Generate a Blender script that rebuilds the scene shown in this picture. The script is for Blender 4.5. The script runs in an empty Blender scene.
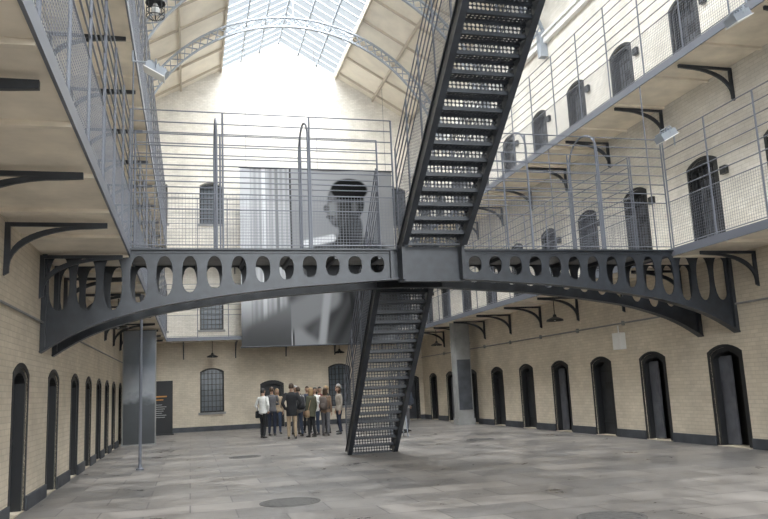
import bpy, math, random
from mathutils import Vector, Matrix
random.seed(4)
S=bpy.context.scene
COL=S.collection
XL,XR,YB,YF=-2.45,11.4,36.5,-7.0
XC=(XL+XR)/2
EL,ER=-1.05,10.0      # gallery edges
EB=35.1
F1,F2=4.25,8.30
APEX,SL=19.6,0.58
# ---------------------------------------------------------------- materials
def mat(name,col,rough=.6,metal=0,var=0,vscale=3,bump=0,bscale=40,spec=.5):
    m=bpy.data.materials.new(name);m.use_nodes=True
    nt=m.node_tree;b=nt.nodes['Principled BSDF']
    b.inputs['Base Color'].default_value=(*col,1);b.inputs['Roughness'].default_value=rough
    b.inputs['Metallic'].default_value=metal
    b.inputs['Specular IOR Level'].default_value=spec
    tc=nt.nodes.new('ShaderNodeTexCoord')
    if var:
        n=nt.nodes.new('ShaderNodeTexNoise');n.inputs['Scale'].default_value=vscale;n.inputs['Detail'].default_value=6
        nt.links.new(tc.outputs['Object'],n.inputs['Vector'])
        r=nt.nodes.new('ShaderNodeMapRange');r.inputs[1].default_value=.3;r.inputs[2].default_value=.7
        r.inputs[3].default_value=1-var;r.inputs[4].default_value=1+var
        nt.links.new(n.outputs['Fac'],r.inputs[0])
        mx=nt.nodes.new('ShaderNodeVectorMath');mx.operation='SCALE';mx.inputs[0].default_value=col
        nt.links.new(r.outputs[0],mx.inputs['Scale']);nt.links.new(mx.outputs[0],b.inputs['Base Color'])
    if bump:
        n2=nt.nodes.new('ShaderNodeTexNoise');n2.inputs['Scale'].default_value=bscale
        nt.links.new(tc.outputs['Object'],n2.inputs['Vector'])
        bp=nt.nodes.new('ShaderNodeBump');bp.inputs['Strength'].default_value=bump;bp.inputs['Distance'].default_value=.01
        nt.links.new(n2.outputs['Fac'],bp.inputs['Height']);nt.links.new(bp.outputs[0],b.inputs['Normal'])
    return m
def brickmat():
    m=bpy.data.materials.new('painted_brick');m.use_nodes=True
    nt=m.node_tree;L=nt.links;b=nt.nodes['Principled BSDF'];b.inputs['Roughness'].default_value=.75
    tc=nt.nodes.new('ShaderNodeTexCoord')
    br=nt.nodes.new('ShaderNodeTexBrick');br.inputs['Scale'].default_value=1
    br.inputs['Brick Width'].default_value=.24;br.inputs['Row Height'].default_value=.085
    br.inputs['Mortar Size'].default_value=.008;br.inputs['Mortar Smooth'].default_value=.3
    br.inputs['Color1'].default_value=(1,1,1,1);br.inputs['Color2'].default_value=(.90,.89,.87,1);br.inputs['Mortar'].default_value=(.80,.79,.77,1)
    L.new(tc.outputs['Object'],br.inputs['Vector'])
    n=nt.nodes.new('ShaderNodeTexNoise');n.inputs['Scale'].default_value=.7;n.inputs['Detail'].default_value=10;n.inputs['Roughness'].default_value=.7
    L.new(tc.outputs['Object'],n.inputs['Vector'])
    sx=nt.nodes.new('ShaderNodeSeparateXYZ');L.new(tc.outputs['Object'],sx.inputs[0])
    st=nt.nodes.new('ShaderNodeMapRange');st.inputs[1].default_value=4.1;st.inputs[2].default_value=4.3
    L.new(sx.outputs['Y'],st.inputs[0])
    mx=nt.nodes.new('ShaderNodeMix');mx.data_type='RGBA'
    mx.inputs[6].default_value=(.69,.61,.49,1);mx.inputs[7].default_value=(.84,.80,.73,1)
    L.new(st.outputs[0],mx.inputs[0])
    m2=nt.nodes.new('ShaderNodeMix');m2.data_type='RGBA';m2.blend_type='MULTIPLY';m2.inputs[0].default_value=1
    L.new(mx.outputs[2],m2.inputs[6]);L.new(br.outputs['Color'],m2.inputs[7])
    r=nt.nodes.new('ShaderNodeMapRange');r.inputs[1].default_value=.3;r.inputs[2].default_value=.7;r.inputs[3].default_value=.72;r.inputs[4].default_value=1.08
    L.new(n.outputs['Fac'],r.inputs[0])
    m3=nt.nodes.new('ShaderNodeVectorMath');m3.operation='SCALE'
    L.new(m2.outputs[2],m3.inputs[0]);L.new(r.outputs[0],m3.inputs['Scale']);L.new(m3.outputs[0],b.inputs['Base Color'])
    bp=nt.nodes.new('ShaderNodeBump');bp.inputs['Strength'].default_value=.35;bp.inputs['Distance'].default_value=.01
    L.new(br.outputs['Fac'],bp.inputs['Height']);bp.invert=True;L.new(bp.outputs[0],b.inputs['Normal'])
    return m
def floormat():
    m=bpy.data.materials.new('stone_flags');m.use_nodes=True
    nt=m.node_tree;L=nt.links;b=nt.nodes['Principled BSDF']
    tc=nt.nodes.new('ShaderNodeTexCoord')
    br=nt.nodes.new('ShaderNodeTexBrick');br.inputs['Scale'].default_value=1
    br.inputs['Brick Width'].default_value=1.25;br.inputs['Row Height'].default_value=.75
    br.inputs['Mortar Size'].default_value=.012;br.inputs['Mortar Smooth'].default_value=.2
    br.inputs['Color1'].default_value=(.25,.228,.21,1);br.inputs['Color2'].default_value=(.145,.137,.131,1);br.inputs['Mortar'].default_value=(.085,.08,.075,1)
    L.new(tc.outputs['Object'],br.inputs['Vector'])
    n=nt.nodes.new('ShaderNodeTexNoise');n.inputs['Scale'].default_value=.8;n.inputs['Detail'].default_value=12;n.inputs['Roughness'].default_value=.78
    L.new(tc.outputs['Object'],n.inputs['Vector'])
    r=nt.nodes.new('ShaderNodeMapRange');r.inputs[1].default_value=.3;r.inputs[2].default_value=.7;r.inputs[3].default_value=.5;r.inputs[4].default_value=1.5
    L.new(n.outputs['Fac'],r.inputs[0])
    m3=nt.nodes.new('ShaderNodeVectorMath');m3.operation='SCALE'
    L.new(br.outputs['Color'],m3.inputs[0]);L.new(r.outputs[0],m3.inputs['Scale']);L.new(m3.outputs[0],b.inputs['Base Color'])
    r2=nt.nodes.new('ShaderNodeMapRange');r2.inputs[1].default_value=.35;r2.inputs[2].default_value=.65;r2.inputs[3].default_value=.24;r2.inputs[4].default_value=.55
    L.new(n.outputs['Fac'],r2.inputs[0]);L.new(r2.outputs[0],b.inputs['Roughness'])
    bp=nt.nodes.new('ShaderNodeBump');bp.inputs['Strength'].default_value=.3;bp.inputs['Distance'].default_value=.01
    L.new(n.outputs['Fac'],bp.inputs['Height']);L.new(bp.outputs[0],b.inputs['Normal'])
    return m
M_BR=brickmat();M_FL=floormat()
M_IRON=mat('dark_iron',(.027,.031,.038),.38,.1,.25,6,.15,60)
M_RAIL=mat('grey_painted_steel',(.14,.15,.178),.45,.1)
M_BLACK=mat('black_paint',(.012,.013,.015),.5)
M_DOOR=mat('cell_door_paint',(.022,.024,.028),.5,0,.3,4)
M_DOORG=mat('grey_door_paint',(.10,.105,.12),.5,0,.2,4)
M_CELLSHADE=mat('dark_cell',(.006,.006,.006),.9)  # near-black colour stands in for shade inside open cells
M_SOFF=mat('cream_soffit',(.72,.65,.54),.7,0,.15,2)
M_ROOF=mat('cream_roof_boards',(.82,.76,.66),.7,0,.08,1.5)
M_WHITE=mat('white_paint',(.78,.78,.76),.6)
M_RIB=mat('pale_grey_iron',(.30,.33,.37),.5)
M_PLINTH=mat('plinth_paint',(.05,.055,.065),.6,0,.3,3)
M_STONE=mat('grey_render',(.26,.26,.255),.8,0,.15,3,.3,30)
M_PANE=mat('window_pane',(.10,.12,.14),.15)
M_DRAIN=mat('drain_iron',(.09,.087,.083),.6,.1,.2,20)
def glassmat():
    m=bpy.data.materials.new('skylight_glass');m.use_nodes=True;nt=m.node_tree
    nt.nodes.remove(nt.nodes['Principled BSDF'])
    t=nt.nodes.new('ShaderNodeBsdfTransparent');t.inputs[0].default_value=(.90,.94,.97,1)
    g=nt.nodes.new('ShaderNodeBsdfGlossy');g.inputs['Roughness'].default_value=.2
    x=nt.nodes.new('ShaderNodeMixShader');x.inputs[0].default_value=.04
    nt.links.new(t.outputs[0],x.inputs[1]);nt.links.new(g.outputs[0],x.inputs[2])
    nt.links.new(x.outputs[0],nt.nodes['Material Output'].inputs[0]);return m
M_GLASS=glassmat()
# ---------------------------------------------------------------- mesh builder
class MB:
    def __init__(s): s.v=[];s.f=[];s.m=[]
    def add(s,vs,fs,mi=0):
        o=len(s.v);s.v+=[tuple(p) for p in vs];s.f+=[tuple(i+o for i in f) for f in fs]
        s.m+=[mi]*len(fs) if isinstance(mi,int) else list(mi)
    def box(s,x0,x1,y0,y1,z0,z1,mi=0,M=None):
        vs=[Vector(p) for p in [(x0,y0,z0),(x1,y0,z0),(x1,y1,z0),(x0,y1,z0),(x0,y0,z1),(x1,y0,z1),(x1,y1,z1),(x0,y1,z1)]]
        if M: vs=[M@p for p in vs]
        s.add(vs,[(0,3,2,1),(4,5,6,7),(0,1,5,4),(1,2,6,5),(2,3,7,6),(3,0,4,7)],mi)
    def bar(s,p,q,r,n=4,mi=0,r2=None,cap=True):
        p=Vector(p);q=Vector(q);d=(q-p).normalized()
        a=Vector((0,0,1)) if abs(d.z)<.9 else Vector((1,0,0))
        e=d.cross(a).normalized();g=d.cross(e);r2=r if r2 is None else r2
        vs=[];
        for c,R in((p,r),(q,r2)):
            for i in range(n):
                t=2*math.pi*(i+.5)/n;vs.append(c+(e*math.cos(t)+g*math.sin(t))*R)
        fs=[(i,(i+1)%n,n+(i+1)%n,n+i) for i in range(n)]
        if cap: fs+=[tuple(range(n-1,-1,-1)),tuple(range(n,2*n))]
        s.add(vs,fs,mi)
    def tube(s,pts,r,n=6,mi=0):
        for a,b in zip(pts[:-1],pts[1:]): s.bar(a,b,r,n,mi)
    def rect(s,p,q,w,h,mi=0,up=Vector((0,0,1))):
        p=Vector(p);q=Vector(q);d=(q-p).normalized();e=d.cross(up).normalized();g=e.cross(d)
        vs=[]
        for c in(p,q):
            for a,b in((-1,-1),(1,-1),(1,1),(-1,1)): vs.append(c+e*a*w/2+g*b*h/2)
        s.add(vs,[(0,1,5,4),(1,2,6,5),(2,3,7,6),(3,0,4,7),(3,2,1,0),(4,5,6,7)],mi)
    def mesh(s,me,M,mi=0):
        s.add([M@v.co for v in me.vertices],[tuple(p.vertices) for p in me.polygons],mi)
    def lathe(s,prof,c,n=20,mi=0,M=None):
        vs=[]
        for r,z in prof:
            for i in range(n):
                t=2*math.pi*i/n;p=Vector((r*math.cos(t),r*math.sin(t),z))
                if M:p=M@p
                vs.append(p+Vector(c))
        fs=[(k*n+i,k*n+(i+1)%n,(k+1)*n+(i+1)%n,(k+1)*n+i) for k in range(len(prof)-1) for i in range(n)]
        s.add(vs,fs,mi)
    def obj(s,name,mats,parent=None,smooth=False):
        me=bpy.data.meshes.new(name);me.from_pydata(s.v,[],s.f)
        for m in mats: me.materials.append(m)
        me.polygons.foreach_set('material_index',s.m)
        if smooth: me.polygons.foreach_set('use_smooth',[True]*len(s.f))
        me.update();o=bpy.data.objects.new(name,me);COL.objects.link(o)
        if parent:o.parent=parent
        return o
def empty(name,loc=(0,0,0)):
    e=bpy.data.objects.new(name,None);COL.objects.link(e);e.location=loc;return e
def plate(outer,holes,th):
    cu=bpy.data.curves.new('tmp','CURVE');cu.dimensions='2D';cu.fill_mode='BOTH';cu.extrude=th/2
    for pts in [outer]+holes:
        sp=cu.splines.new('POLY');sp.points.add(len(pts)-1)
        for i,p in enumerate(pts): sp.points[i].co=(p[0],p[1],0,1)
        sp.use_cyclic_u=True
    o=bpy.data.objects.new('tmp',cu);COL.objects.link(o)
    dg=bpy.context.evaluated_depsgraph_get();me=bpy.data.meshes.new_from_object(o.evaluated_get(dg))
    bpy.data.objects.remove(o);bpy.data.curves.remove(cu);return me
def basis(x,y,z,loc):
    m=Matrix((x,y,z)).transposed().to_4x4();m.translation=Vector(loc);return m
BY=lambda loc:basis((0,1,0),(0,0,1),(1,0,0),loc)    # plate along Y
BX=lambda loc:basis((1,0,0),(0,0,1),(0,-1,0),loc)   # plate along X
# ---------------------------------------------------------------- openings
def arch(cx,z0,w,h,rise=.16,n=8):
    pts=[(cx-w/2,z0),(cx+w/2,z0)]
    R=((w/2)**2+rise**2)/(2*rise);zc=z0+h-R;a=math.asin(min(1,w/2/R))
    for i in range(n+1):
        t=a-2*a*i/n;pts.append((cx+R*math.sin(t),zc+R*math.cos(t)))
    return pts
DW,DH=.98,2.13
YR=[-5.6,-3.1,-.6,1.9,4.3,6.7,9.2,11.7,14.2,16.9,19.4,21.9,24.4,27.0,29.7,32.4,34.9]
YLs=[-5.2,-2.7,-.2,2.3,4.8,7.3,9.8,12.3,15.1,17.8,20.1,22.3,24.4,26.5,28.9,31.3,33.7]
BGX=[-1.75,3.8,10.6];BGW=[1.0,7.1]
BUX=[-1.6,1.0,3.8,7.1,10.4]
def wall(name,length_pts,holes,M,th=.4):
    me=plate(length_pts,holes,th);me.name=name;me.materials.append(M_BR)
    o=bpy.data.objects.new(name,me);COL.objects.link(o);o.matrix_world=M;return o
EAVE=APEX-SL*(XR-XC)
def side_holes(ys):
    H=[]
    for y in ys:
        H.append(arch(y,0.02,DW,DH));H.append(arch(y,F1+.05,.92,2.15));H.append(arch(y,F2+.05,.92,2.15))
    return H
rectp=[(YF,0),(YB,0),(YB,EAVE),(YF,EAVE)]
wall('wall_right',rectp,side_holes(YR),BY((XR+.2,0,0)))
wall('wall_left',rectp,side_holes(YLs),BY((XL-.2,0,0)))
gp=[(XL-.4,0),(XR+.4,0),(XR+.4,EAVE),(XC,APEX),(XL-.4,EAVE)]
bh=[arch(x,.02,DW,DH) for x in BGX]+[arch(x,.85,1.1,2.05) for x in BGW]
bh+=[arch(x,F1+.45,1.1,2.05) for x in BUX]+[arch(x,F2+1.55,1.1,2.1) for x in BUX]
wall('wall_back',gp,bh,BX((0,YB+.2,0)))
wall('wall_front',gp,[arch(XC,3.0,11.8,13.6,5.0,20),arch(XC,.02,1.6,2.6)],BX((0,YF-.2,0)))  # big arched opening added to let fill light in from behind
b=MB();b.box(XL-.4,XR+.4,YF-.4,YB+.4,-.2,0);b.obj('floor',[M_FL])
b=MB()      # added arched window behind the viewer, unseen, admits frontal fill light
b.add([(x,YF-.2,z) for x,z in arch(XC,3.0,11.8,13.6,5.0,20)],[tuple(range(23))],1)
for k in range(1,8):
    x=XC-5.9+11.8*k/8;b.box(x-.04,x+.04,YF-.25,YF-.15,3.0,16.6-(abs(x-XC)/5.9)**2*5,0)
for k in range(1,6): b.box(XC-5.9,XC+5.9,YF-.24,YF-.16,3+k*1.9-.03,3+k*1.9+.03,0)
b.obj('window_front',[M_RIB,M_GLASS])
# door meshes: local x along wall, y into wall, z up
def doormesh(w,h,kind):
    b=MB()
    o=arch(0,0,w,h);i=[(x*(w-.16)/w,.0+z*(h-.08)/h) for x,z in o];i[0]=(-(w/2-.08),.0);i[1]=(w/2-.08,.0)
    oo=arch(0,0,w+.14,h+.07);
    def ring(A,B,y0,y1,mi):
        n=len(A)
        for k in range(1,n):
            a,a2,c,c2=A[k],A[(k+1)%n],B[k],B[(k+1)%n]
            vs=[(a[0],y0,a[1]),(a2[0],y0,a2[1]),(c2[0],y0,c2[1]),(c[0],y0,c[1]),(a[0],y1,a[1]),(a2[0],y1,a2[1]),(c2[0],y1,c2[1]),(c[0],y1,c[1])]
            b.add(vs,[(0,1,2,3),(7,6,5,4),(0,4,5,1),(3,2,6,7)],mi)
    ring(oo,o,-.012,.03,0)       # painted surround
    ring(o,i,.02,.3,0)       # jamb
    if kind=='open':
        b.add([(x,.38,z) for x,z in o],[tuple(range(len(o)))],2)  # flat black sheet painted as the unlit cell interior
        b.box(-w/2+.08,-.02,.16,.2,.02,h-.18,1)
        b.box(-w/2+.14,-.08,.145,.16,.2,.9,1);b.box(-w/2+.14,-.08,.145,.16,1.05,1.8,1)
    else:
        b.add([(x,.24,z) for x,z in o],[tuple(range(len(o)))],1)
        b.box(-w/2+.08,w/2-.08,.20,.24,.02,h-.2,1)
        for z0,z1 in((.15,.62),(.72,1.2),(1.55,h-.28)):
            b.box(-w/2+.16,w/2-.16,.185,.2,z0,z1,1)
        b.box(-.14,.14,.17,.2,1.28,1.47,0)
        b.box(w/2-.3,w/2-.1,.16,.2,.98,1.06,0)
        for z in(.3,1.75): b.box(-w/2+.08,w/2-.2,.175,.2,z,z+.05,0)
    if kind=='grille':
        for k in range(7):
            x=-w/2+.1+k*(w-.2)/6;b.bar((x,.1,0),(x,.1,h-.1),.012,6,0)
        for k in range(8):
            z=.2+k*.25;b.bar((-w/2+.05,.1,z),(w/2-.05,.1,z),.01,6,0)
    me=bpy.data.meshes.new('door');me.from_pydata(b.v,[],b.f)
    for m in(M_BLACK,M_DOOR if kind=='plain' else M_DOORG,M_CELLSHADE): me.materials.append(m)
    me.polygons.foreach_set('material_index',b.m);return me
DG=doormesh(DW,DH,'plain');DO=doormesh(DW,DH,'open');DU=doormesh(.92,2.15,'grille')
dn=[0]
def door(me,M):
    dn[0]+=1;o=bpy.data.objects.new('door_%d'%dn[0],me);COL.objects.link(o);o.matrix_world=M
MR=lambda y,z:basis((0,-1,0),(1,0,0),(0,0,1),(XR,y,z))
ML=lambda y,z:basis((0,1,0),(-1,0,0),(0,0,1),(XL,y,z))
MBk=lambda x,z:basis((1,0,0),(0,1,0),(0,0,1),(x,YB,z))
for k,y in enumerate(YR):
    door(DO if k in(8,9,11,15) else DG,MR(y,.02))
    for f in(F1,F2): door(DU,MR(y,f+.05))
for y in YLs:
    door(DG,ML(y,.02))
    for f in(F1,F2): door(DU,ML(y,f+.05))
for x in BGX: door(DG,MBk(x,.02))
def winmesh(w,h):
    b=MB();o=arch(0,0,w,h);i=[(x*(w-.14)/w,.07+z*(h-.14)/h) for x,z in o]
    n=len(o)
    for k in range(n):
        a,a2,c,c2=o[k],o[(k+1)%n],i[k],i[(k+1)%n]
        b.add([(a[0],.05,a[1]),(a2[0],.05,a2[1]),(c2[0],.05,c2[1]),(c[0],.05,c[1]),(a[0],.2,a[1]),(a2[0],.2,a2[1]),(c2[0],.2,c2[1]),(c[0],.2,c[1])],
          [(0,1,2,3),(7,6,5,4),(3,2,6,7),(0,4,5,1)],0)
    b.add([(x,.19,z) for x,z in o],[tuple(range(n))],1)
    for k in range(1,6):
        x=-w/2+k*w/6;b.box(x-.017,x+.017,.1,.14,.05,h-.12,0)
    for k in range(1,8):
        z=k*h/8;b.box(-w/2+.05,w/2-.05,.1,.14,z-.014,z+.014,0)
    b.box(-w/2-.08,w/2+.08,-.06,.08,-.1,0,2)
    me=bpy.data.meshes.new('window');me.from_pydata(b.v,[],b.f)
    for m in(M_BLACK,M_PANE,M_STONE): me.materials.append(m)
    me.polygons.foreach_set('material_index',b.m);return me
WM=winmesh(1.1,2.05);wn=0
for x,z in [(x,.85) for x in BGW]+[(x,F1+.45) for x in BUX]+[(x,F2+1.55) for x in BUX]:
    wn+=1;o=bpy.data.objects.new('window_%d'%wn,WM);COL.objects.link(o);o.matrix_world=MBk(x,z)
# front entrance door
b=MB();b.box(-.8,.8,0,.06,0,2.6);b.box(-.7,-.05,-.03,0,.2,2.3);b.box(.05,.7,-.03,0,.2,2.3)
o=b.obj('door_front',[M_DOOR]);o.matrix_world=basis((-1,0,0),(0,-1,0),(0,0,1),(XC,YF-.1,.02))
# baseboards split round doors
def segs(a,b_,cuts,hw):
    out=[];p=a
    for c in sorted(cuts):
        if c-hw>p: out.append((p,c-hw))
        p=c+hw
    if p<b_: out.append((p,b_))
    return out
b=MB()
for s0,s1 in segs(YF,YB,YR,.57): b.box(XR-.035,XR,s0,s1,0,.22)
b.obj('baseboard_right',[M_PLINTH])
b=MB()
for s0,s1 in segs(YF,YB,YLs,.57): b.box(XL,XL+.035,s0,s1,0,.22)
b.obj('baseboard_left',[M_PLINTH])
b=MB()
for s0,s1 in segs(XL,XR,BGX,.57): b.box(s0,s1,YB-.035,YB,0,.22)
b.obj('baseboard_back',[M_PLINTH])
b=MB();b.box(XR-.14,XR,YF,YB,12.55,12.75);b.box(XR-.2,XR,YF,YB,12.75,12.83);b.obj('trim_1',[M_WHITE])
b=MB();b.box(XL,XL+.14,YF,YB,12.55,12.75);b.box(XL,XL+.2,YF,YB,12.75,12.83);b.obj('trim_2',[M_WHITE])
# conduits and junction boxes
b=MB();b.bar((XR-.04,YF,3.05),(XR-.04,YB,3.05),.022,6)
for y in [15.5+2.5*k for k in range(8)]: b.box(XR-.07,XR,y-.03,y+.03,2.99,3.11)
b.obj('wall_conduit',[M_STONE])
b=MB();b.bar((XL+.04,YF,2.95),(XL+.04,YB,2.95),.022,6);b.obj('wall_conduit',[M_STONE])
b=MB();b.box(XR-.16,XR,18.0,18.4,2.35,2.8);b.box(XR-.175,XR-.16,18.03,18.37,2.38,2.77);b.bar((XR-.08,18.2,2.8),(XR-.08,18.2,3.0),.02,6)
b.obj('electrical_box',[M_WHITE])
# ---------------------------------------------------------------- roof
rf=lambda off,y,dz=0:(XC+off,y,APEX-SL*abs(off)+dz)
for side,nm in((-1,'left'),(1,'right')):
    b=MB();p=[rf(side*2.9,YF),rf(side*7.4,YF),rf(side*7.4,YB+.3),rf(side*2.9,YB+.3)]
    q=[(x,y,z+.12) for x,y,z in p]
    b.add(p+q,[(0,1,2,3),(7,6,5,4),(0,4,5,1),(1,5,6,2),(2,6,7,3),(3,7,4,0)],0)
    y=YF+1
    while y<YB:
        b.rect(rf(side*2.9,y,-.05),rf(side*6.95,y,-.05),.07,.1,1);y+=1.9
    for off in(2.95,4.9,6.85): b.rect(rf(side*off,YF,-.08),rf(side*off,YB,-.08),.09,.14,1)
    b.obj('ceiling_'+nm,[M_ROOF,mat('roof_batten_'+nm,(.52,.46,.38),.7)])
sk=empty('skylight')
b=MB()
for s in(-1,1): b.add([rf(0,YF),rf(s*2.9,YF),rf(s*2.9,YB),rf(0,YB)],[(0,1,2,3)],0)
g=b.obj('glazing',[M_GLASS],sk)
b=MB();y=YF
while y<YB:
    for s in(-1,1): b.rect(rf(0,y),rf(s*2.9,y),.05,.07,0)
    y+=.62
for off in(-1.95,-1,0,1,1.95): b.rect(rf(off,YF,-.04),rf(off,YB,-.04),.07,.1,0)
b.obj('glazing_bars',[M_RIB],sk)
R=7.2;ZC0=18.1-R
def arcp(off,y,d): 
    a=math.asin(max(-1,min(1,off/R)));return (XC+(R-d)*math.sin(a),y,ZC0+(R-d)*math.cos(a))
for y in(-4,1,6,11,16,21,26,31):
    b=MB();N=44
    am=math.asin(6.93/R);offs=[R*math.sin(-am+2*am*i/N) for i in range(N+1)]
    T=[arcp(o,y,0) for o in offs];B=[arcp(o,y,.42) for o in offs]
    for i in range(N):
        b.rect(T[i],T[i+1],.12,.065,0);b.rect(B[i],B[i+1],.12,.065,0)
        if i%2==0: b.rect(T[i],B[i+1],.05,.035,0)
        else: b.rect(B[i],T[i+1],.05,.035,0)
        if i%2==0:b.rect(B[i],T[i+1],.05,.035,0)
        else: b.rect(T[i],B[i+1],.05,.035,0)
    b.bar((XC,y,17.7),(XC,y,APEX-.1),.03,6)
    for s in(-1,1): b.rect((XC+s*2.9,y,17.4),rf(s*2.9,y,-.1),.06,.06)
    b.box(XL,XL+.25,y-.12,y+.12,12.1,12.95);b.box(XR-.25,XR,y-.12,y+.12,12.1,12.95)
    b.obj('roof_truss',[M_RIB])
# ---------------------------------------------------------------- railings
def railing(b,p0,p1,hm=1.02,ht=2.45,post=1.4,nr=7,wr=.0028,sp=.06,ends=True):
    p0=Vector(p0);p1=Vector(p1);d=p1-p0;Lh=Vector((d.x,d.y,0)).length;Z=Vector((0,0,1))
    n=max(1,round(Lh/post))
    for i in range(n+1): b.bar(p0+d*i/n,p0+d*i/n+Z*ht,.019,6)
    for k in range(nr):
        h=hm+(ht-hm)*k/(nr-1);b.bar(p0+Z*h,p1+Z*h,.0125,5)
    b.bar(p0+Z*.06,p1+Z*.06,.012,5)
    m=int(Lh/sp)
    for i in range(1,m): q=p0+d*i/m;b.bar(q+Z*.06,q+Z*hm,wr,4,cap=False)
    k=.06+sp
    while k<hm: b.bar(p0+Z*k,p1+Z*k,wr,4,cap=False);k+=sp
bo=[(0,0),(1.32,0),(1.32,-.07),(1.1,-.085)]
for i in range(1,11):
    t=math.pi/2*i/10;bo.append((.07+1.03*(1-math.sin(t)),-.085-.52*(1-math.cos(t))))
bo+=[(.07,-.7),(0,-.74)]
hi=[(.07,-.055),(.90,-.055)]
for i in range(1,10):
    t=math.pi/2*i/10;hi.append((.07+.83*(1-math.sin(t)),-.055-.42*(1-math.cos(t))))
BRK=plate(bo,[hi],.05)
def bracket(b,x,y,z,side):
    if side=='R': M=basis((-1,0,0),(0,0,1),(0,1,0),(x,y,z))
    elif side=='L': M=basis((1,0,0),(0,0,1),(0,-1,0),(x,y,z))
    else: M=basis((0,-1,0),(0,0,1),(-1,0,0),(x,y,z))
    b.mesh(BRK,M)
def gallery(side,F):
    e=empty('gallery_walkway');b=MB();T=.13
    if side=='B':
        b.box(EL,ER,EB,YB,F-T,F,0)
        b.box(EL,ER,EB-.03,EB,F-.15,F+.02,1)
        x=XL+1.6
        while x<ER: b.box(x,x+.06,EB,YB,F-T-.04,F-T,0);x+=1.25
    else:
        x0,x1=(XL,EL) if side=='L' else (ER,XR)
        b.box(x0,x1,YF,YB,F-T,F,0)
        xe=EL if side=='L' else ER-.03
        b.box(xe,xe+.03,YF,EB,F-.15,F+.02,1)
        y=YF+.7
        while y<YB: b.box(x0,x1,y,y+.07,F-T-.05,F-T,0);y+=1.66
    b.obj('slab',[M_SOFF,M_RAIL],e)
    b=MB();z=F-T-.05
    if side=='B':
        for k in range(5): bracket(b,-.3+2.4*k,YB,z,'B')
    else:
        y=(.95 if side=='L' else .4)-5
        while y<EB: bracket(b,XL if side=='L' else XR,y,z,side);y+=2.5
    b.obj('brackets',[M_IRON],e)
    b=MB();ye0,ye1=(13.62,14.98) if F==F1 else (7.0,8.35)
    if side=='B': railing(b,(EL,EB,F),(ER,EB,F))
    else:
        x=EL if side=='L' else ER
        railing(b,(x,YF+.05,F),(x,ye0,F));railing(b,(x,ye1,F),(x,EB,F))
        y=5.0
        while y<EB:                       # tall tie rods between galleries
            if F==F1: b.bar((x,y,F1),(x,y,F2-.15),.016,6)
            y+=4.6
    b.obj('railing',[M_RAIL],e)
for F in(F1,F2):
    for s in('L','R','B'): gallery(s,F)
# ---------------------------------------------------------------- bridges
OF=[0,.6,.9,2.6,3.8,5.1,6.0,6.5,6.925];DP=[.56,.57,.59,.70,.83,1.03,1.29,1.50,1.78]
def depth(o):
    o=abs(o)
    for i in range(len(OF)-1):
        if o<=OF[i+1]: 
            t=(o-OF[i])/(OF[i+1]-OF[i]);return DP[i]+(DP[i+1]-DP[i])*t
    return DP[-1]
def sdepth(o): return sum(depth(o+k*.12) for k in(-2,-1,0,1,2))/5 if abs(o)<6.6 else depth(o)
def girder(b,y,ztop,gapc=.0):
    n=70;xs=[-6.925+13.85*i/n for i in range(n+1)]
    outer=[(XC+x,ztop) for x in(-6.925,6.925)]+[(XC+x,ztop-sdepth(x)) for x in reversed(xs)]
    holes=[];rings=[]
    for s in(-1,1):
        for k in range(14):
            off=s*(1.0+.435*k);d=sdepth(off);hh=min(.98,d-.25);w=.295 if k<9 else .295+.012*(k-8)
            top=ztop-.115;cz=top-hh/2
            pts=[]
            for i in range(20):
                t=2*math.pi*i/20
                c,sn=math.cos(t),math.sin(t)
                px=w/2*math.copysign(abs(c)**.85,c);pz=hh/2*math.copysign(abs(sn)**.85,sn)
                pts.append((XC+off+px,cz+pz))
            holes.append(pts);rings.append(pts)
    me=plate(outer,holes,.03);b.mesh(me,BX((0,y,0)))
    for pts in rings:
        P=[(x,y,z) for x,z in pts]
        for i in range(20): b.bar(P[i],P[(i+1)%20],.017,4)
    b.box(XL,XR,y-.1,y+.1,ztop-.03,ztop)          # top flange
    for i in range(n):                            # bottom flange
        a=(XC+xs[i],y,ztop-sdepth(xs[i]));c=(XC+xs[i+1],y,ztop-sdepth(xs[i+1]))
        b.rect(a,c,.2,.035)
    b.box(XL,XR,y-.035,y+.035,ztop-.08,ztop-.03)
    for s in(-1,1):
        x=XC+s*6.88;b.box(x-.04,x+.04,y-.09,y+.09,ztop-1.75,ztop)
        x=XC+s*.72;b.box(x-.03,x+.03,y-.08,y+.08,ztop-.58,ztop)
def bridge(y0,y1,F,nearstair=True,farstair=True):
    e=empty('footbridge')
    b=MB();girder(b,y0,F-.02);girder(b,y1,F-.02)
    x=EL+.3
    while x<ER: b.box(x,x+.06,y0,y1,F-.2,F-.13);x+=.85
    b.obj('girders',[M_IRON],e)
    b=MB();b.box(EL,ER,y0+.02,y1-.02,F-.12,F-.01);b.obj('deck',[M_STONE],e)
    b=MB()
    sx0,sx1=3.92,5.1
    for y,has in((y0,nearstair),(y1,farstair)):
        if has:
            railing(b,(EL,y,F),(sx0-.05,y,F),post=1.7,ht=2.6,nr=8);railing(b,(sx1+.05,y,F),(ER,y,F),post=1.7,ht=2.45,nr=8)
        else: railing(b,(EL,y,F),(ER,y,F),post=1.7)
    ym=(y0+y1)/2;rr=(y1-y0)/2
    for off in(-4.0,-2.28,2.3,3.95):
        pts=[(XC+off,y0,F)]+[(XC+off,ym-rr*math.cos(math.pi*i/12),F+2.15+.5*math.sin(math.pi*i/12)) for i in range(13)]+[(XC+off,y1,F)]
        b.tube(pts,.022,6)
    b.obj('railing',[M_RAIL],e)
    return e
bridge(13.7,14.9,F1)
bridge(7.05,8.3,F2,False,True)
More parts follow.
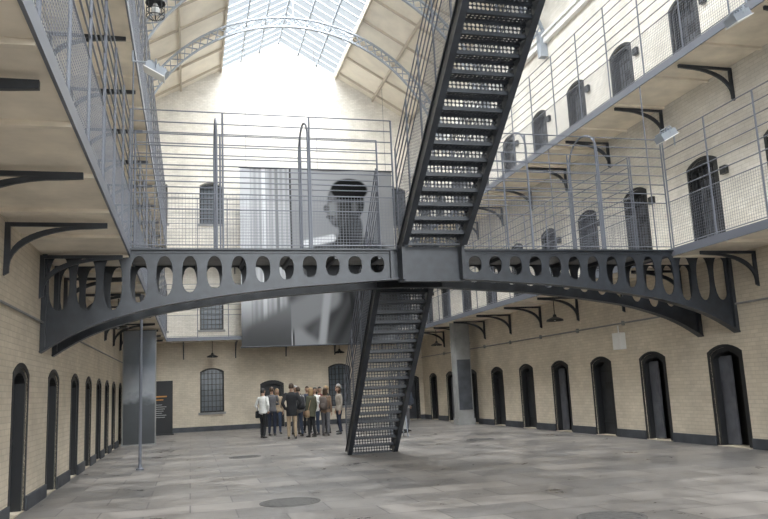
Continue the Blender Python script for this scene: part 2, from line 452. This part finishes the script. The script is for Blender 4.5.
# ---------------------------------------------------------------- staircases
def perfplate(nx,ny,cw,ch,th,r):
    b=MB();x0=-nx*cw/2
    for i in range(nx):
        for j in range(ny):
            cx=x0+(i+.5)*cw;cy=(j+.5)*ch
            o=[(1,0),(1,1),(0,1),(-1,1),(-1,0),(-1,-1),(0,-1),(1,-1)]
            O=[(cx+a*cw/2,cy+c*ch/2) for a,c in o]
            I=[(cx+r*cw*math.cos(math.pi/4*k),cy+r*ch*math.sin(math.pi/4*k)) for k in range(8)]
            vs=[(x,y,th/2) for x,y in O]+[(x,y,th/2) for x,y in I]+[(x,y,-th/2) for x,y in O]+[(x,y,-th/2) for x,y in I]
            fs=[]
            for k in range(8):
                l=(k+1)%8
                fs+=[(k,l,8+l,8+k),(16+l,16+k,24+k,24+l),(8+k,8+l,24+l,24+k)]
            b.add(vs,fs)
    W=nx*cw;H=ny*ch
    b.box(-W/2,W/2,-.012,0,-.018,.018);b.box(-W/2,W/2,H,H+.012,-.018,.018)
    me=bpy.data.meshes.new('perf');me.from_pydata(b.v,[],b.f);return me
TREAD=perfplate(16,3,.0685,.075,.014,.36)
RISER=perfplate(16,2,.0687,.066,.01,.42)
def staircase(xc,y_top,z_top,y_bot,z_bot,hw=.59):
    e=empty('iron_staircase')
    rise=z_top-z_bot;run=y_bot-y_top;n=round(rise/.205);dz=rise/n;dy=run/n;s=1 if dy>0 else -1
    b=MB()
    for sx in(-1,1):
        x=xc+sx*hw;d=Vector((0,run,-rise)).normalized();nrm=Vector((0,rise,run)).normalized()
        if nrm.z<0:nrm=-nrm
        a=Vector((x,y_top,z_top+.02));c=Vector((x,y_bot,z_bot+.02))
        q=[a+nrm*.06,c+nrm*.06,c-nrm*.24,a-nrm*.24]
        q[2]=c-nrm*.24;  
        q[2]=q[2]-d*((q[2].z-z_bot)/d.z)
        q[1].z=max(q[1].z,z_bot)
        vs=[p+Vector((k*.02,0,0)) for k in(-1,1) for p in q]
        b.add(vs,[(0,1,2,3),(7,6,5,4),(0,4,5,1),(1,5,6,2),(2,6,7,3),(3,7,4,0)])
        b.rect(q[0],q[1],.09,.03);b.rect(q[3],q[2],.11,.035)
    for i in range(n):
        z=z_top-dz*(i+1)+ .0; y=y_top+dy*(i+.5)
        M=basis((1,0,0),(0,s,0),(0,0,s),(xc,y-dy/2-s*.01,z+.0))
        if z>z_bot+.02: b.mesh(TREAD,M)
        M=basis((1,0,0),(0,0,1),(0,-1,0),(xc,y_top+dy*i,z+.035))
        b.mesh(RISER,M)
        b.box(xc-hw,xc+hw,min(y_top+dy*i-.02*s,y_top+dy*i+.035*s),max(y_top+dy*i-.02*s,y_top+dy*i+.035*s),max(z-.03,z_bot),z+.02)
        b.box(xc-hw,xc+hw,y_top+dy*(i+1)-.012,y_top+dy*(i+1)+.012,max(z-.03,z_bot),z+.012)
    b.obj('flight',[M_IRON],e)
    b=MB()
    for sx in(-1,1):
        x=xc+sx*hw
        railing(b,(x,y_top,z_top+.05),(x,y_bot,z_bot+.05),hm=1.0,ht=1.95,post=.95,nr=5)
    b.obj('railing',[M_RAIL],e);return e
st1=staircase(4.51,8.35+.0,F2,13.62,F1)
st2=staircase(4.45,14.98,F1,19.15,0)
b=MB()   # stair-head castings on girder
b.box(3.9,5.12,13.55,13.6,3.62,4.26);b.box(3.88,3.94,13.35,13.7,3.6,4.3);b.box(5.08,5.14,13.35,13.7,3.6,4.3);b.box(3.86,5.16,13.5,13.62,3.58,3.62)
b.obj('stair_head_casting',[M_IRON],st1)
# ---------------------------------------------------------------- poster
def sm(a,b_,x):
    t=max(0,min(1,(x-a)/(b_-a)));return t*t*(3-2*t)
def ell(x,y,cx,cy,rx,ry,soft=.15):
    d=math.sqrt(((x-cx)/rx)**2+((y-cy)/ry)**2);return 1-sm(1-soft,1+soft,d)
def segd(x,y,ax,ay,bx,by):
    t=max(0,min(1,((x-ax)*(bx-ax)+(y-ay)*(by-ay))/((bx-ax)**2+(by-ay)**2)));return math.hypot(x-ax-t*(bx-ax),y-ay-t*(by-ay))
def paint(u,v):
    g=.20+.05*sm(400,290,u)+.015*math.sin(v*.05)
    if u<250: g=.5
    elif u<291:
        g=.32+.12*(.5+.5*math.sin(u*1.15))-.10*sm(220,180,v)*(u>268)
        if 262<u<266: g=.6
        if 276<u<279: g=.18
    if u>=291 and u<293: g=.04
    # shoulders and torso
    sh=ell(u,v,352,294,66,58,.07)*(v>228)
    g=g*(1-sh)+sh*(.035+.05*sm(365,300,u)+.015*math.sin(u*.35+v*.2))
    k=(1-sm(8,18,segd(u,v,256,338,330,300)));g=g*(1-k)+k*.19
    k=1-sm(2.5,5,segd(u,v,308,246,336,240));g=g*(1-k)+k*.6
    k=1-sm(2,6,segd(u,v,330,290,322,345));g=g*(1-k)+k*.30
    k=1-sm(1,3,segd(u,v,352,270,358,345));g=g*(1-k)+k*.02
    if u<290 and v>288: 
        q=sm(290,345,v);g=g*(1-q)+q*.07
    # neck, head in three-quarter view turned left
    k=ell(u,v,356,230,13,20,.12);g=g*(1-k)+k*.02
    k=ell(u,v,352,202,20,22,.06);g=g*(1-k)+k*.022
    k=ell(u,v,343,211,12,18,.08);g=g*(1-k)+k*.035
    k=ell(u,v,337,209,5.5,12,.7);g=g*(1-k)+k*.17
    k=ell(u,v,330.5,209,3.2,4,.25);g=g*(1-k)+k*.08      # nose
    k=ell(u,v,343,193,8,4,.7);g=g*(1-k)+k*.14           # brow light
    k=ell(u,v,356,189,20,12,.08);g=g*(1-k)+k*.008       # hair
    k=ell(u,v,361,207,3.0,6,.3);g=g*(1-k)+k*.08         # ear
    k=1-sm(.6,1.8,segd(u,v,334,201,342,200));g=g*(1-k)+k*.008
    k=1-sm(.5,1.6,segd(u,v,331,218,338,218));g=g*(1-k)+k*.010
    return max(.006,g)
NX,NY=165,180;x0,x1,z0,z1=2.28,9.75,3.72,12.25;YP=34.75
vs=[];fs=[];cols=[]
for j in range(NY+1):
    for i in range(NX+1):
        s=i/NX;t=j/NY
        vs.append((x0+(x1-x0)*s,YP+.03*math.sin(s*14)+.02*math.sin(t*9),z0+(z1-z0)*t));g=paint(240+164*s,348-180*t);cols+= [g*.98,g,g*1.04,1]
for j in range(NY):
    for i in range(NX): a=j*(NX+1)+i;fs.append((a,a+1,a+NX+2,a+NX+1))
me=bpy.data.meshes.new('poster');me.from_pydata(vs,[],fs)
ca=me.color_attributes.new('Col','FLOAT_COLOR','POINT');ca.data.foreach_set('color',cols)
mp=bpy.data.materials.new('printed_banner');mp.use_nodes=True
at=mp.node_tree.nodes.new('ShaderNodeAttribute');at.attribute_name='Col'
mp.node_tree.links.new(at.outputs['Color'],mp.node_tree.nodes['Principled BSDF'].inputs['Base Color'])
mp.node_tree.nodes['Principled BSDF'].inputs['Roughness'].default_value=.9
mp.node_tree.nodes['Principled BSDF'].inputs['Specular IOR Level'].default_value=.03
me.materials.append(mp);pe=empty('hanging_portrait_banner')
o=bpy.data.objects.new('print',me);COL.objects.link(o);o.parent=pe
b=MB();b.bar((x0-.05,YP,z1),(x1+.05,YP,z1),.035,8);b.bar((x0-.05,YP,z0),(x1+.05,YP,z0),.035,8)
for x in(x0+.3,(x0+x1)/2,x1-.3): b.bar((x,YP,z1),(x,YP,APEX-SL*abs(x-XC)-.1),.008,5)
b.obj('battens_and_cables',[M_IRON],pe)
# ---------------------------------------------------------------- columns, panels, signs
b=MB();b.box(10.4,11.05,28.8,29.3,0,F1-.13);b.box(10.36,11.09,28.76,29.34,0,.25);b.box(10.38,11.07,28.78,29.32,3.2,3.3)
b.box(10.45,11.0,28.76,28.8,.6,2.6,1)
b.obj('rendered_pier',[M_STONE,M_PLINTH])
b=MB();b.bar((-1.12,18.6,0),(-1.12,18.6,F1-.2),.035,12);b.lathe([(.09,0),(.09,.03),(.05,.05),(.035,.12)],(-1.12,18.6,0),16);b.lathe([(.035,-.12),(.07,0)],(-1.12,18.6,F1-.2),16)
b.obj('support_post',[M_RAIL])
def landscape():
    m=bpy.data.materials.new('landscape_print');m.use_nodes=True;nt=m.node_tree;L=nt.links
    tc=nt.nodes.new('ShaderNodeTexCoord');sx=nt.nodes.new('ShaderNodeSeparateXYZ');L.new(tc.outputs['Object'],sx.inputs[0])
    n=nt.nodes.new('ShaderNodeTexNoise');n.inputs['Scale'].default_value=1.5;n.inputs['Detail'].default_value=7;L.new(tc.outputs['Object'],n.inputs[0])
    ma=nt.nodes.new('ShaderNodeMath');ma.operation='MULTIPLY_ADD';ma.inputs[1].default_value=1.2;L.new(n.outputs[0],ma.inputs[0]);L.new(sx.outputs['Z'],ma.inputs[2])
    r=nt.nodes.new('ShaderNodeValToRGB');e=r.color_ramp.elements
    d=nt.nodes.new('ShaderNodeMath');d.operation='DIVIDE';d.inputs[1].default_value=5.0;L.new(ma.outputs[0],d.inputs[0]);L.new(d.outputs[0],r.inputs[0])
    e[0].position=.15;e[0].color=(.06,.065,.07,1);e[1].position=1;e[1].color=(.28,.31,.35,1)
    for p,c in((.4,(.09,.10,.11,1)),(.46,(.32,.34,.37,1)),(.7,(.13,.15,.18,1))):
        q=e.new(p);q.color=c
    L.new(r.outputs[0],nt.nodes['Principled BSDF'].inputs['Base Color']);nt.nodes['Principled BSDF'].inputs['Roughness'].default_value=.8;return m
b=MB();b.box(-2.3,-1.2,28.3,28.36,.02,F1-.22,0);b.box(-2.33,-2.29,28.28,28.38,0,F1-.2,1);b.box(-1.22,-1.18,28.28,28.38,0,F1-.2,1);b.box(-2.33,-1.18,28.2,28.46,0,.04,1)
b.obj('exhibition_panel',[landscape(),M_STONE])
M_TXT=mat('sign_lettering',(.45,.22,.06),.6);M_TXW=mat('white_lettering',(.4,.4,.4),.6)
b=MB();b.box(-1.75,-.75,35.0,35.1,.05,2.35,0);b.box(-1.8,-.7,34.85,35.25,0,.05,0)
b.box(-1.6,-1.0,34.985,35.0,1.64,1.7,1);b.box(-1.6,-1.15,34.985,35.0,1.5,1.55,1)
for k in range(7): b.box(-1.6,-1.6+.4+.06*((k*7)%4),34.985,35.0,1.3-.09*k,1.32-.09*k,2)
b.obj('information_sign',[M_BLACK,M_TXT,M_TXW])
for i,(x,y,r) in enumerate([(1.43,11.5,.45),(4.75,8.15,.4),(1.38,20.3,.42),(8.2,21.0,.4)]):
    b=MB();b.lathe([(r,0),(r,.008),(r-.05,.008),(r-.05,.004),(r-.07,.004),(r-.07,.008),(.0001,.008)],(x,y,0),36)
    for k in range(-3,4):
        w=math.sqrt(max(0,(r-.09)**2-(k*r/4.2)**2));b.box(x-w,x+w,y+k*r/4.2-.012,y+k*r/4.2+.012,.008,.012)
    b.obj('drain_cover',[M_DRAIN])
b=MB()
for s in(-1,1):
    for x in(6.35,6.85): b.bar((x,24.2+s*.28,0.0),(x,24.2+s*.01,1.0),.018,4)
    b.add([(6.37,24.2+s*.21,.25),(6.83,24.2+s*.21,.25),(6.83,24.2+s*.03,.93),(6.37,24.2+s*.03,.93)],[(0,1,2,3)],1)
b.bar((6.35,24.2,1.0),(6.85,24.2,1.0),.018,4)
b.obj('a_frame_sign',[M_RIB,M_STONE])
# lamps
for (x,y,top) in[(10.7,20.6,F1),(1.0,35.8,F1),(7.0,35.8,F1),(-1.75,19.8,F1),(10.7,32,F1)]:
    b=MB();z=3.42;b.bar((x,y,z+.14),(x,y,top-.13),.014,6)
    b.lathe([(.02,.16),(.05,.14),(.06,.08),(.24,.0),(.26,-.05),(.24,-.04),(.05,.05)],(x,y,z),20)
    b.lathe([(.001,-.05),(.04,-.03),(.05,.02),(.03,.06)],(x,y,z),12,1)
    b.obj('pendant_lamp',[M_BLACK,M_WHITE],smooth=False)
for (x,y,z,s,ax) in[(-.62,14.0,7.75,1,EL),(9.75,10.7,8.02,-1,ER),(9.8,13.2,6.62,-1,ER)]:
    b=MB();M=Matrix.Rotation(.5*s,3,'Y')
    b.box(-.2,.2,-.14,.14,-.07,.07,0,M.to_4x4());b.box(-.22,.22,-.16,.16,-.09,-.07,1,M.to_4x4())
    for k in range(-2,3): b.box(k*.07-.01,k*.07+.01,-.12,.12,.07,.11,0,M.to_4x4())
    b.bar((0,-.17,0),(0,-.17,.16),.012,5);b.bar((0,.17,0),(0,.17,.16),.012,5);b.bar((0,-.17,.16),(0,.17,.16),.012,5)
    b.bar((0,0,.16),(ax-x,0,.16),.018,6)
    b.bar((ax-x,0,.16),(ax-x,0,.38 if z<8.05 and z>7 else -.2),.018,6)
    o=b.obj('floodlight',[M_RIB,M_WHITE]);o.location=(x,y,z)
# old gas-style caged lantern on an arm from the upper gallery rail
b=MB();cx,cy,cz=-.58,12.6,8.25
b.bar((EL,cy,cz+.62),(cx,cy,cz+.62),.014,6);b.bar((cx,cy,cz+.62),(cx,cy,cz+.3),.01,6)
b.tube([(EL+.02,cy,cz+.3),(EL+.12,cy,cz+.38),(EL+.2,cy,cz+.5),(EL+.28,cy,cz+.61)],.01,6)
b.lathe([(.01,.32),(.05,.27),(.06,.23),(.17,.14),(.17,.12),(.02,.13)],(cx,cy,cz),18)
for z in(.12,0,-.12):
    b.tube([(cx+.15*math.cos(t*math.pi/8),cy+.15*math.sin(t*math.pi/8),cz+z) for t in range(17)],.008,5)
for t in range(8):
    c,s_=math.cos(t*math.pi/4),math.sin(t*math.pi/4)
    b.tube([(cx+.15*c,cy+.15*s_,cz+.12),(cx+.15*c,cy+.15*s_,cz-.12),(cx+.02*c,cy+.02*s_,cz-.2)],.006,5)
b.lathe([(.001,-.08),(.06,-.06),(.08,0),(.05,.08),(.03,.12)],(cx,cy,cz),14,1)
b.obj('caged_lantern',[M_BLACK,M_WHITE])
b=MB()
for y in YR:
    for f in(F1,F2): b.box(XR-.09,XR,y-.85,y-.67,f+1.65,f+1.83)
b.obj('wall_bell_boxes',[M_BLACK])  # small dark lamp boxes beside the upper doors
# ---------------------------------------------------------------- people
def rings_mesh(b,rings,n=12,mi=0):
    vs=[]
    for c,a1,a2 in rings:
        for i in range(n):
            t=2*math.pi*i/n;vs.append(Vector(c)+Vector(a1)*math.cos(t)+Vector(a2)*math.sin(t))
    fs=[(k*n+i,k*n+(i+1)%n,(k+1)*n+(i+1)%n,(k+1)*n+i) for k in range(len(rings)-1) for i in range(n)]
    fs+=[tuple(range(n-1,-1,-1)),tuple(range((len(rings)-1)*n,len(rings)*n))]
    b.add(vs,fs,mi)
def limb(b,pts,rad,n=10,mi=0):
    P=[Vector(p) for p in pts];R_=[]
    for i,p in enumerate(P):
        d=(P[min(i+1,len(P)-1)]-P[max(i-1,0)]).normalized()
        a=Vector((0,0,1)) if abs(d.z)<.8 else Vector((0,1,0))
        e=d.cross(a).normalized();g=d.cross(e)
        if i==0:
            for k,q in((-.9,.4),(-.6,.8)): R_.append((p+d*rad[i]*k,e*rad[i]*q,g*rad[i]*q))
        R_.append((p,e*rad[i],g*rad[i]))
        if i==len(P)-1:
            for k,q in((.6,.8),(.9,.4)): R_.append((p+d*rad[i]*k,e*rad[i]*q,g*rad[i]*q))
    rings_mesh(b,R_,n,mi)
def segdist(p,a,c):
    d=c-a;t=max(0,min(1,(p-a).dot(d)/max(d.length_squared,1e-9)));return (p-a-d*t).length
cmats={}
def cm(c,r=.8):
    k=tuple(c)
    if k not in cmats: cmats[k]=mat('cloth_%d'%len(cmats),c,r,0,.12,15)
    return cmats[k]
def person(x,y,rot,H,top,bot,hair,skin=(.42,.26,.18),arms='down',look=0,lean=0,longhair=False,coat=False,pack=None,stride=.04,fem=False,bag=None,name='visitor'):
    k=H/1.75;V=lambda a,b_,c:Vector((a*k,b_*k,c*k))
    b=MB();segL=[]
    g=.014 if coat else .004
    w=.93 if fem else 1
    ly=lambda z:-lean*(max(z-.95,0))
    hem=.72 if coat else .86
    tor=[(hem,.165*w+g,.12+g),(.93,.168*w+g,.12+g),(1.04,.142*w+g,.105+g),(1.17,.152*w+g,.115+g),(1.30,.178*w+g,.125+g),(1.39,.178*w+g,.11+g),(1.44,.13*w,.09),(1.48,.062,.064),(1.58,.054,.06)]
    rings_mesh(b,[(V(0,ly(z),z),V(rx,0,0),V(0,ry,0)) for z,rx,ry in tor],16)
    segL.append((V(0,ly(.95),.95),V(0,ly(1.38),1.38),1));segL.append((V(0,ly(1.50),1.53),V(0,ly(1.6),1.62),0))
    for s in(-1,1):
        hip=V(.09*s,0,.90);kn=V(.10*s,-.02+(.5*stride*s*-1),.49);an=V(.11*s,.03-stride*s,.09)
        limb(b,[hip,kn+V(0,0,.08),kn,kn-V(0,-.02,.12),an+V(0,0,.03)],[r*k for r in(.092,.066,.062,.060,.047)])
        rings_mesh(b,[(an+V(0,.055,-.055),V(.025,0,0),V(0,0,.028)),(an+V(0,.03,-.045),V(.038,0,0),V(0,0,.045)),(an+V(0,-.05,-.05),V(.042,0,0),V(0,0,.038)),(an+V(0,-.12,-.06),V(.046,0,0),V(0,0,.028)),(an+V(0,-.17,-.068),V(.03,0,0),V(0,0,.02))],10)
        segL.append((hip,kn,2));segL.append((kn,an+V(0,0,.0),2));segL.append((an+V(0,.05,-.06),an+V(0,-.17,-.065),3))
    hands=[]
    for s in(-1,1):
        sh=V(.182*s*w,ly(1.40),1.395)
        if arms=='down': el=sh+V(.05*s,.02,-.28);wr=el+V(.0,-.06,-.24)
        elif arms=='phone': el=sh+V(.06*s,-.10,-.25);wr=el+V(-.13*s,-.17,.16)
        elif arms=='fold': el=sh+V(.06*s,-.06,-.27);wr=el+V(-.22*s,-.17,.05+.03*s)
        elif arms=='pocket': el=sh+V(.11*s,.06,-.26);wr=el+V(-.09*s,-.10,-.19)
        elif arms=='one':
            if s>0: el=sh+V(.05,-.12,-.22);wr=el+V(-.06,-.16,.17)
            else: el=sh+V(-.05,.02,-.28);wr=el+V(0,-.06,-.24)
        limb(b,[sh,sh.lerp(el,.5),el,el.lerp(wr,.5),wr],[r*k for r in(.058+g,.050+g,.043+g,.040+g,.030+g*.5)])
        segL.append((sh+V(.02*s,0,0),el,1));segL.append((el,wr,1));hands.append((el,wr,s))
    ob=b.obj('tmpbody',[])
    md=ob.modifiers.new('r','REMESH');md.mode='VOXEL';md.voxel_size=.016
    m2=ob.modifiers.new('s','SMOOTH');m2.iterations=3;m2.factor=.5
    dg=bpy.context.evaluated_depsgraph_get();me=bpy.data.meshes.new_from_object(ob.evaluated_get(dg))
    bpy.data.objects.remove(ob)
    F=MB();fm=[]
    for p in me.polygons:
        c=p.center;best=min(segL,key=lambda q:segdist(c,q[0],q[1])-(.06 if q[2]==1 and q[0].x==0 else 0))[2]
        if c.z>1.475*k: best=0 if abs(c.x)<.09*k else best
        elif c.z>hem*k and c.z<1.475*k and abs(c.x)<.17*k and best in(0,2): best=1
        if best==2 and c.z<.085*k: best=3
        fm.append(best)
    F.add([v.co for v in me.vertices],[tuple(p.vertices) for p in me.polygons],fm)
    for el,wr,s in hands:
        d=(wr-el).normalized();side=Vector((0,-1,0)) if abs(d.y)<.7 else Vector((1,0,0))*(-s)
        side=(side-d*side.dot(d)).normalized();nr=d.cross(side)*(-1)
        if nr.x*s>0: nr=-nr
        rings_mesh(F,[(wr-d*.02*k,side*.024*k,nr*.018*k),(wr+d*.03*k,side*.036*k,nr*.016*k),(wr+d*.085*k,side*.042*k,nr*.014*k),(wr+d*.10*k,side*.036*k,nr*.010*k)],10,0)
        for i,(o,l) in enumerate(((.030,.068),(.010,.078),(-.010,.072),(-.030,.056))):
            a=wr+d*.092*k+side*o*k;m_=a+d*l*.45*k+nr*.006*k;e=m_+(d*.85+nr*.5)*l*.32*k;t=e+(d*.6+nr*.8)*l*.25*k
            limb(F,[a,m_,e,t],[.0088*k,.0084*k,.0078*k,.0065*k],6,0)
        a=wr+d*.03*k+side*.03*k;limb(F,[a,a+(side*.8+d*.6)*.035*k,a+(side*.8+d*1.5)*.042*k],[.012*k,.010*k,.008*k],6,0)
    hc=V(0,ly(1.62)-.015,1.635);RL=Matrix.Rotation(look,3,'Z')
    n1,n2=20,16;vs=[]
    for j in range(n2+1):
        ph=math.pi*j/n2
        for i in range(n1):
            t=2*math.pi*i/n1;X=math.sin(ph)*math.cos(t);Y=math.sin(ph)*math.sin(t);Z=math.cos(ph)
            rx=.076*(1-.28*max(0,-Z)**1.5);ry=.094*(1-.12*max(0,-Z))
            yy=Y*ry-.012*max(0,-Z)
            if Y>0 and Z<-.2: yy*=.75
            vs.append(RL@(Vector((X*rx,yy,Z*.117))*k)+hc)
    fs=[(j*n1+i,(j+1)*n1+i,(j+1)*n1+(i+1)%n1,j*n1+(i+1)%n1) for j in range(n2) for i in range(n1)]
    F.add(vs,fs,0)
    def hp(a,b_,c): return RL@(Vector((a,b_,c))*k)+hc
    limb(F,[hp(0,-.088,.012),hp(0,-.103,-.018),hp(0,-.105,-.03)],[.008*k,.012*k,.013*k],8,0)
    for s in(-1,1):
        limb(F,[hp(.028*s,-.080,.004),hp(.034*s,-.080,.004)],[.011*k,.011*k],8,4)
        limb(F,[hp(.029*s,-.088,.004),hp(.031*s,-.088,.004)],[.006*k,.006*k],6,5)
        limb(F,[hp(.018*s,-.088,.024),hp(.042*s,-.082,.024)],[.004*k,.004*k],6,5)
        rings_mesh(F,[(hp(.074*s,.0,-.005),RL@Vector((0,.012,0))*k,Vector((0,0,.026))*k),(hp(.086*s,.008,-.003),RL@Vector((0,.018,0))*k,Vector((0,0,.032))*k)],10,0)
    limb(F,[hp(-.022,-.085,-.052),hp(0,-.092,-.052),hp(.022,-.085,-.052)],[.005*k,.007*k,.005*k],6,6)
    vs=[];keep=[];idx=[]
    for j in range(n2+1):
        ph=math.pi*j/n2
        for i in range(n1):
            t=2*math.pi*i/n1;X=math.sin(ph)*math.cos(t);Y=math.sin(ph)*math.sin(t);Z=math.cos(ph)
            wob=1+.03*math.sin(5*t+3*ph)
            z_=Z*.127
            rx,ry=.085*wob,.103*wob
            if longhair and Z<0 and Y>-.25: z_=Z*.27;rx*=1.02
            vs.append(RL@(Vector((X*rx if Z>-.3 else X*rx*(1.2 if longhair else 1),Y*ry+.006,z_))*k)+hc)
            idx.append((X,Y,Z))
    for f in fs:
        X=sum(idx[q][0] for q in f)/4;Y=sum(idx[q][1] for q in f)/4;Z=sum(idx[q][2] for q in f)/4
        if (Y<-.35 and Z>.45) or (Y>=-.35 and Z>(-.95 if longhair else (-.45 if Y>.2 else .1))): keep.append(f)
    F.add(vs,keep,5)
    if arms in('phone','one'):
        wr=hands[1][1];F.box(wr.x-.04*k-.02,wr.x+.03*k,wr.y-.09,wr.y-.078,wr.z+.03,wr.z+.17,7)
    if pack:
        by=.125+g
        rings_mesh(F,[(V(0,by+.09,z),V(rx,0,0),V(0,ry,0)) for z,rx,ry in((.94,.10,.06),(.98,.145,.09),(1.2,.15,.095),(1.36,.13,.075),(1.42,.07,.04))],14,8)
        rings_mesh(F,[(V(0,by+.18,z),V(rx,0,0),V(0,ry,0)) for z,rx,ry in((.98,.08,.02),(1.02,.11,.04),(1.15,.10,.04),(1.18,.07,.02))],12,8)
        for s in(-1,1): limb(F,[V(.10*s,.12,1.40),V(.105*s,0,1.455),V(.11*s,-.11-g,1.36),V(.125*s,-.12-g,1.2),V(.15*s,.02,1.03),V(.12*s,.13,.99)],[.014*k]*6,6,8)
    if bag:
        rings_mesh(F,[(V(.23,.02,z),V(rx,0,0),V(0,ry,0)) for z,rx,ry in((.70,.03,.09),(.73,.045,.13),(.92,.04,.12),(.95,.02,.10))],12,9)
        limb(F,[V(.22,.06,.95),V(.12,.10,1.3),V(-.06,.04,1.45),V(-.02,-.13,1.3),V(.20,-.05,.95)],[.01*k]*5,6,9)
    o=F.obj(name,[cm(skin,.55),cm(top),cm(bot),cm((.03,.028,.026),.5),cm((.7,.7,.68),.3),cm(hair,.6),cm((.35,.12,.10),.5),cm((.01,.01,.012),.3),cm(pack or (.05,.05,.05)),cm(bag or (.05,.05,.05))],smooth=True)
    zmin=min(v[2] for v in F.v)
    o.location=(x,y,-zmin);o.rotation_euler=(0,0,rot);return o
P=math.pi
BLK=(.014,.015,.018);NAVY=(.018,.024,.045);GR=(.10,.10,.11);WH=(.66,.66,.64);BEI=(.36,.28,.19);JEAN=(.045,.065,.11);OLV=(.07,.07,.045)
BR=(.05,.028,.015);BLO=(.30,.20,.10);DK=(.012,.010,.009);GY=(.28,.27,.26)
person(2.6,28.3,P*.75,1.80,WH,BLK,DK,arms='pocket',bag=BLK,stride=.07)
person(3.05,29.5,P*.9,1.84,GR,NAVY,BR,arms='fold')
person(3.45,26.7,P*.97,1.92,BLK,BEI,BR,arms='pocket',coat=True)
person(3.35,30.4,.2,1.78,BEI,JEAN,BLO,arms='down',longhair=True,fem=True)
person(3.85,27.9,P*1.1,1.80,GY,JEAN,BR,arms='one',pack=(.03,.03,.035))
person(3.95,29.3,.5,1.86,BLK,GR,GY,arms='fold',coat=True)
person(4.2,27.1,P*1.2,1.74,OLV,BLK,BLO,arms='down',longhair=True,fem=True,coat=True,bag=(.3,.2,.12))
person(4.55,28.3,-.6,1.76,WH,JEAN,DK,arms='phone',fem=True,longhair=True)
person(4.5,30.0,.1,1.82,NAVY,BLK,BR,arms='down')
person(4.75,27.3,P*.85,1.72,(.18,.12,.08),GR,BR,arms='one',longhair=True,fem=True,pack=(.10,.08,.07))
person(5.05,28.7,-P*.6,1.80,BLK,BLK,BLO,arms='fold',coat=True)
person(5.35,27.8,-P*.45,1.76,(.36,.32,.27),NAVY,BR,arms='down',fem=True,longhair=True)
person(5.65,29.3,-P*.5,1.85,GR,BLK,GY,arms='pocket')
person(5.1,30.6,0,1.78,(.16,.05,.045),JEAN,DK,arms='down')
person(7.4,26.2,-P*.6,1.80,(.18,.20,.24),NAVY,BR,arms='one',pack=(.05,.06,.08))
person(7.75,27.1,P*.6,1.70,GY,GR,BLO,arms='pocket',fem=True,longhair=True)
# ---------------------------------------------------------------- light
w=bpy.data.worlds.new('World');S.world=w;w.use_nodes=True
bg=w.node_tree.nodes['Background'];bg.inputs[0].default_value=(.90,.95,1,1);bg.inputs[1].default_value=.86
def sun(name,dirv,st,ang,col=(1,.995,.985)):
    l=bpy.data.lights.new(name,'SUN');l.energy=st;l.angle=math.radians(ang);l.color=col
    o=bpy.data.objects.new(name,l);COL.objects.link(o);o.rotation_euler=Vector(dirv).to_track_quat('-Z','Y').to_euler();o.location=(XC,10,30)
sun('overcast_daylight',(0,.05,-1),32,125)
sun('window_daylight',(0,1,-.12),12,75)  # added soft sun from behind the viewer, brightens surfaces facing it
# ---------------------------------------------------------------- camera
r=Vector((.9679,-.2475,-.0448));bk=-Vector((.2514,.9529,.1696));bk.normalize()
r=(r-bk*r.dot(bk)).normalized();u=bk.cross(r)
cd=bpy.data.cameras.new('camera');cd.lens=35;cd.sensor_width=36;cd.clip_start=.05;cd.clip_end=300
co=bpy.data.objects.new('camera',cd);COL.objects.link(co);co.matrix_world=basis(r,u,bk,(0,0,1.6));S.camera=co
S.view_settings.view_transform='Standard'
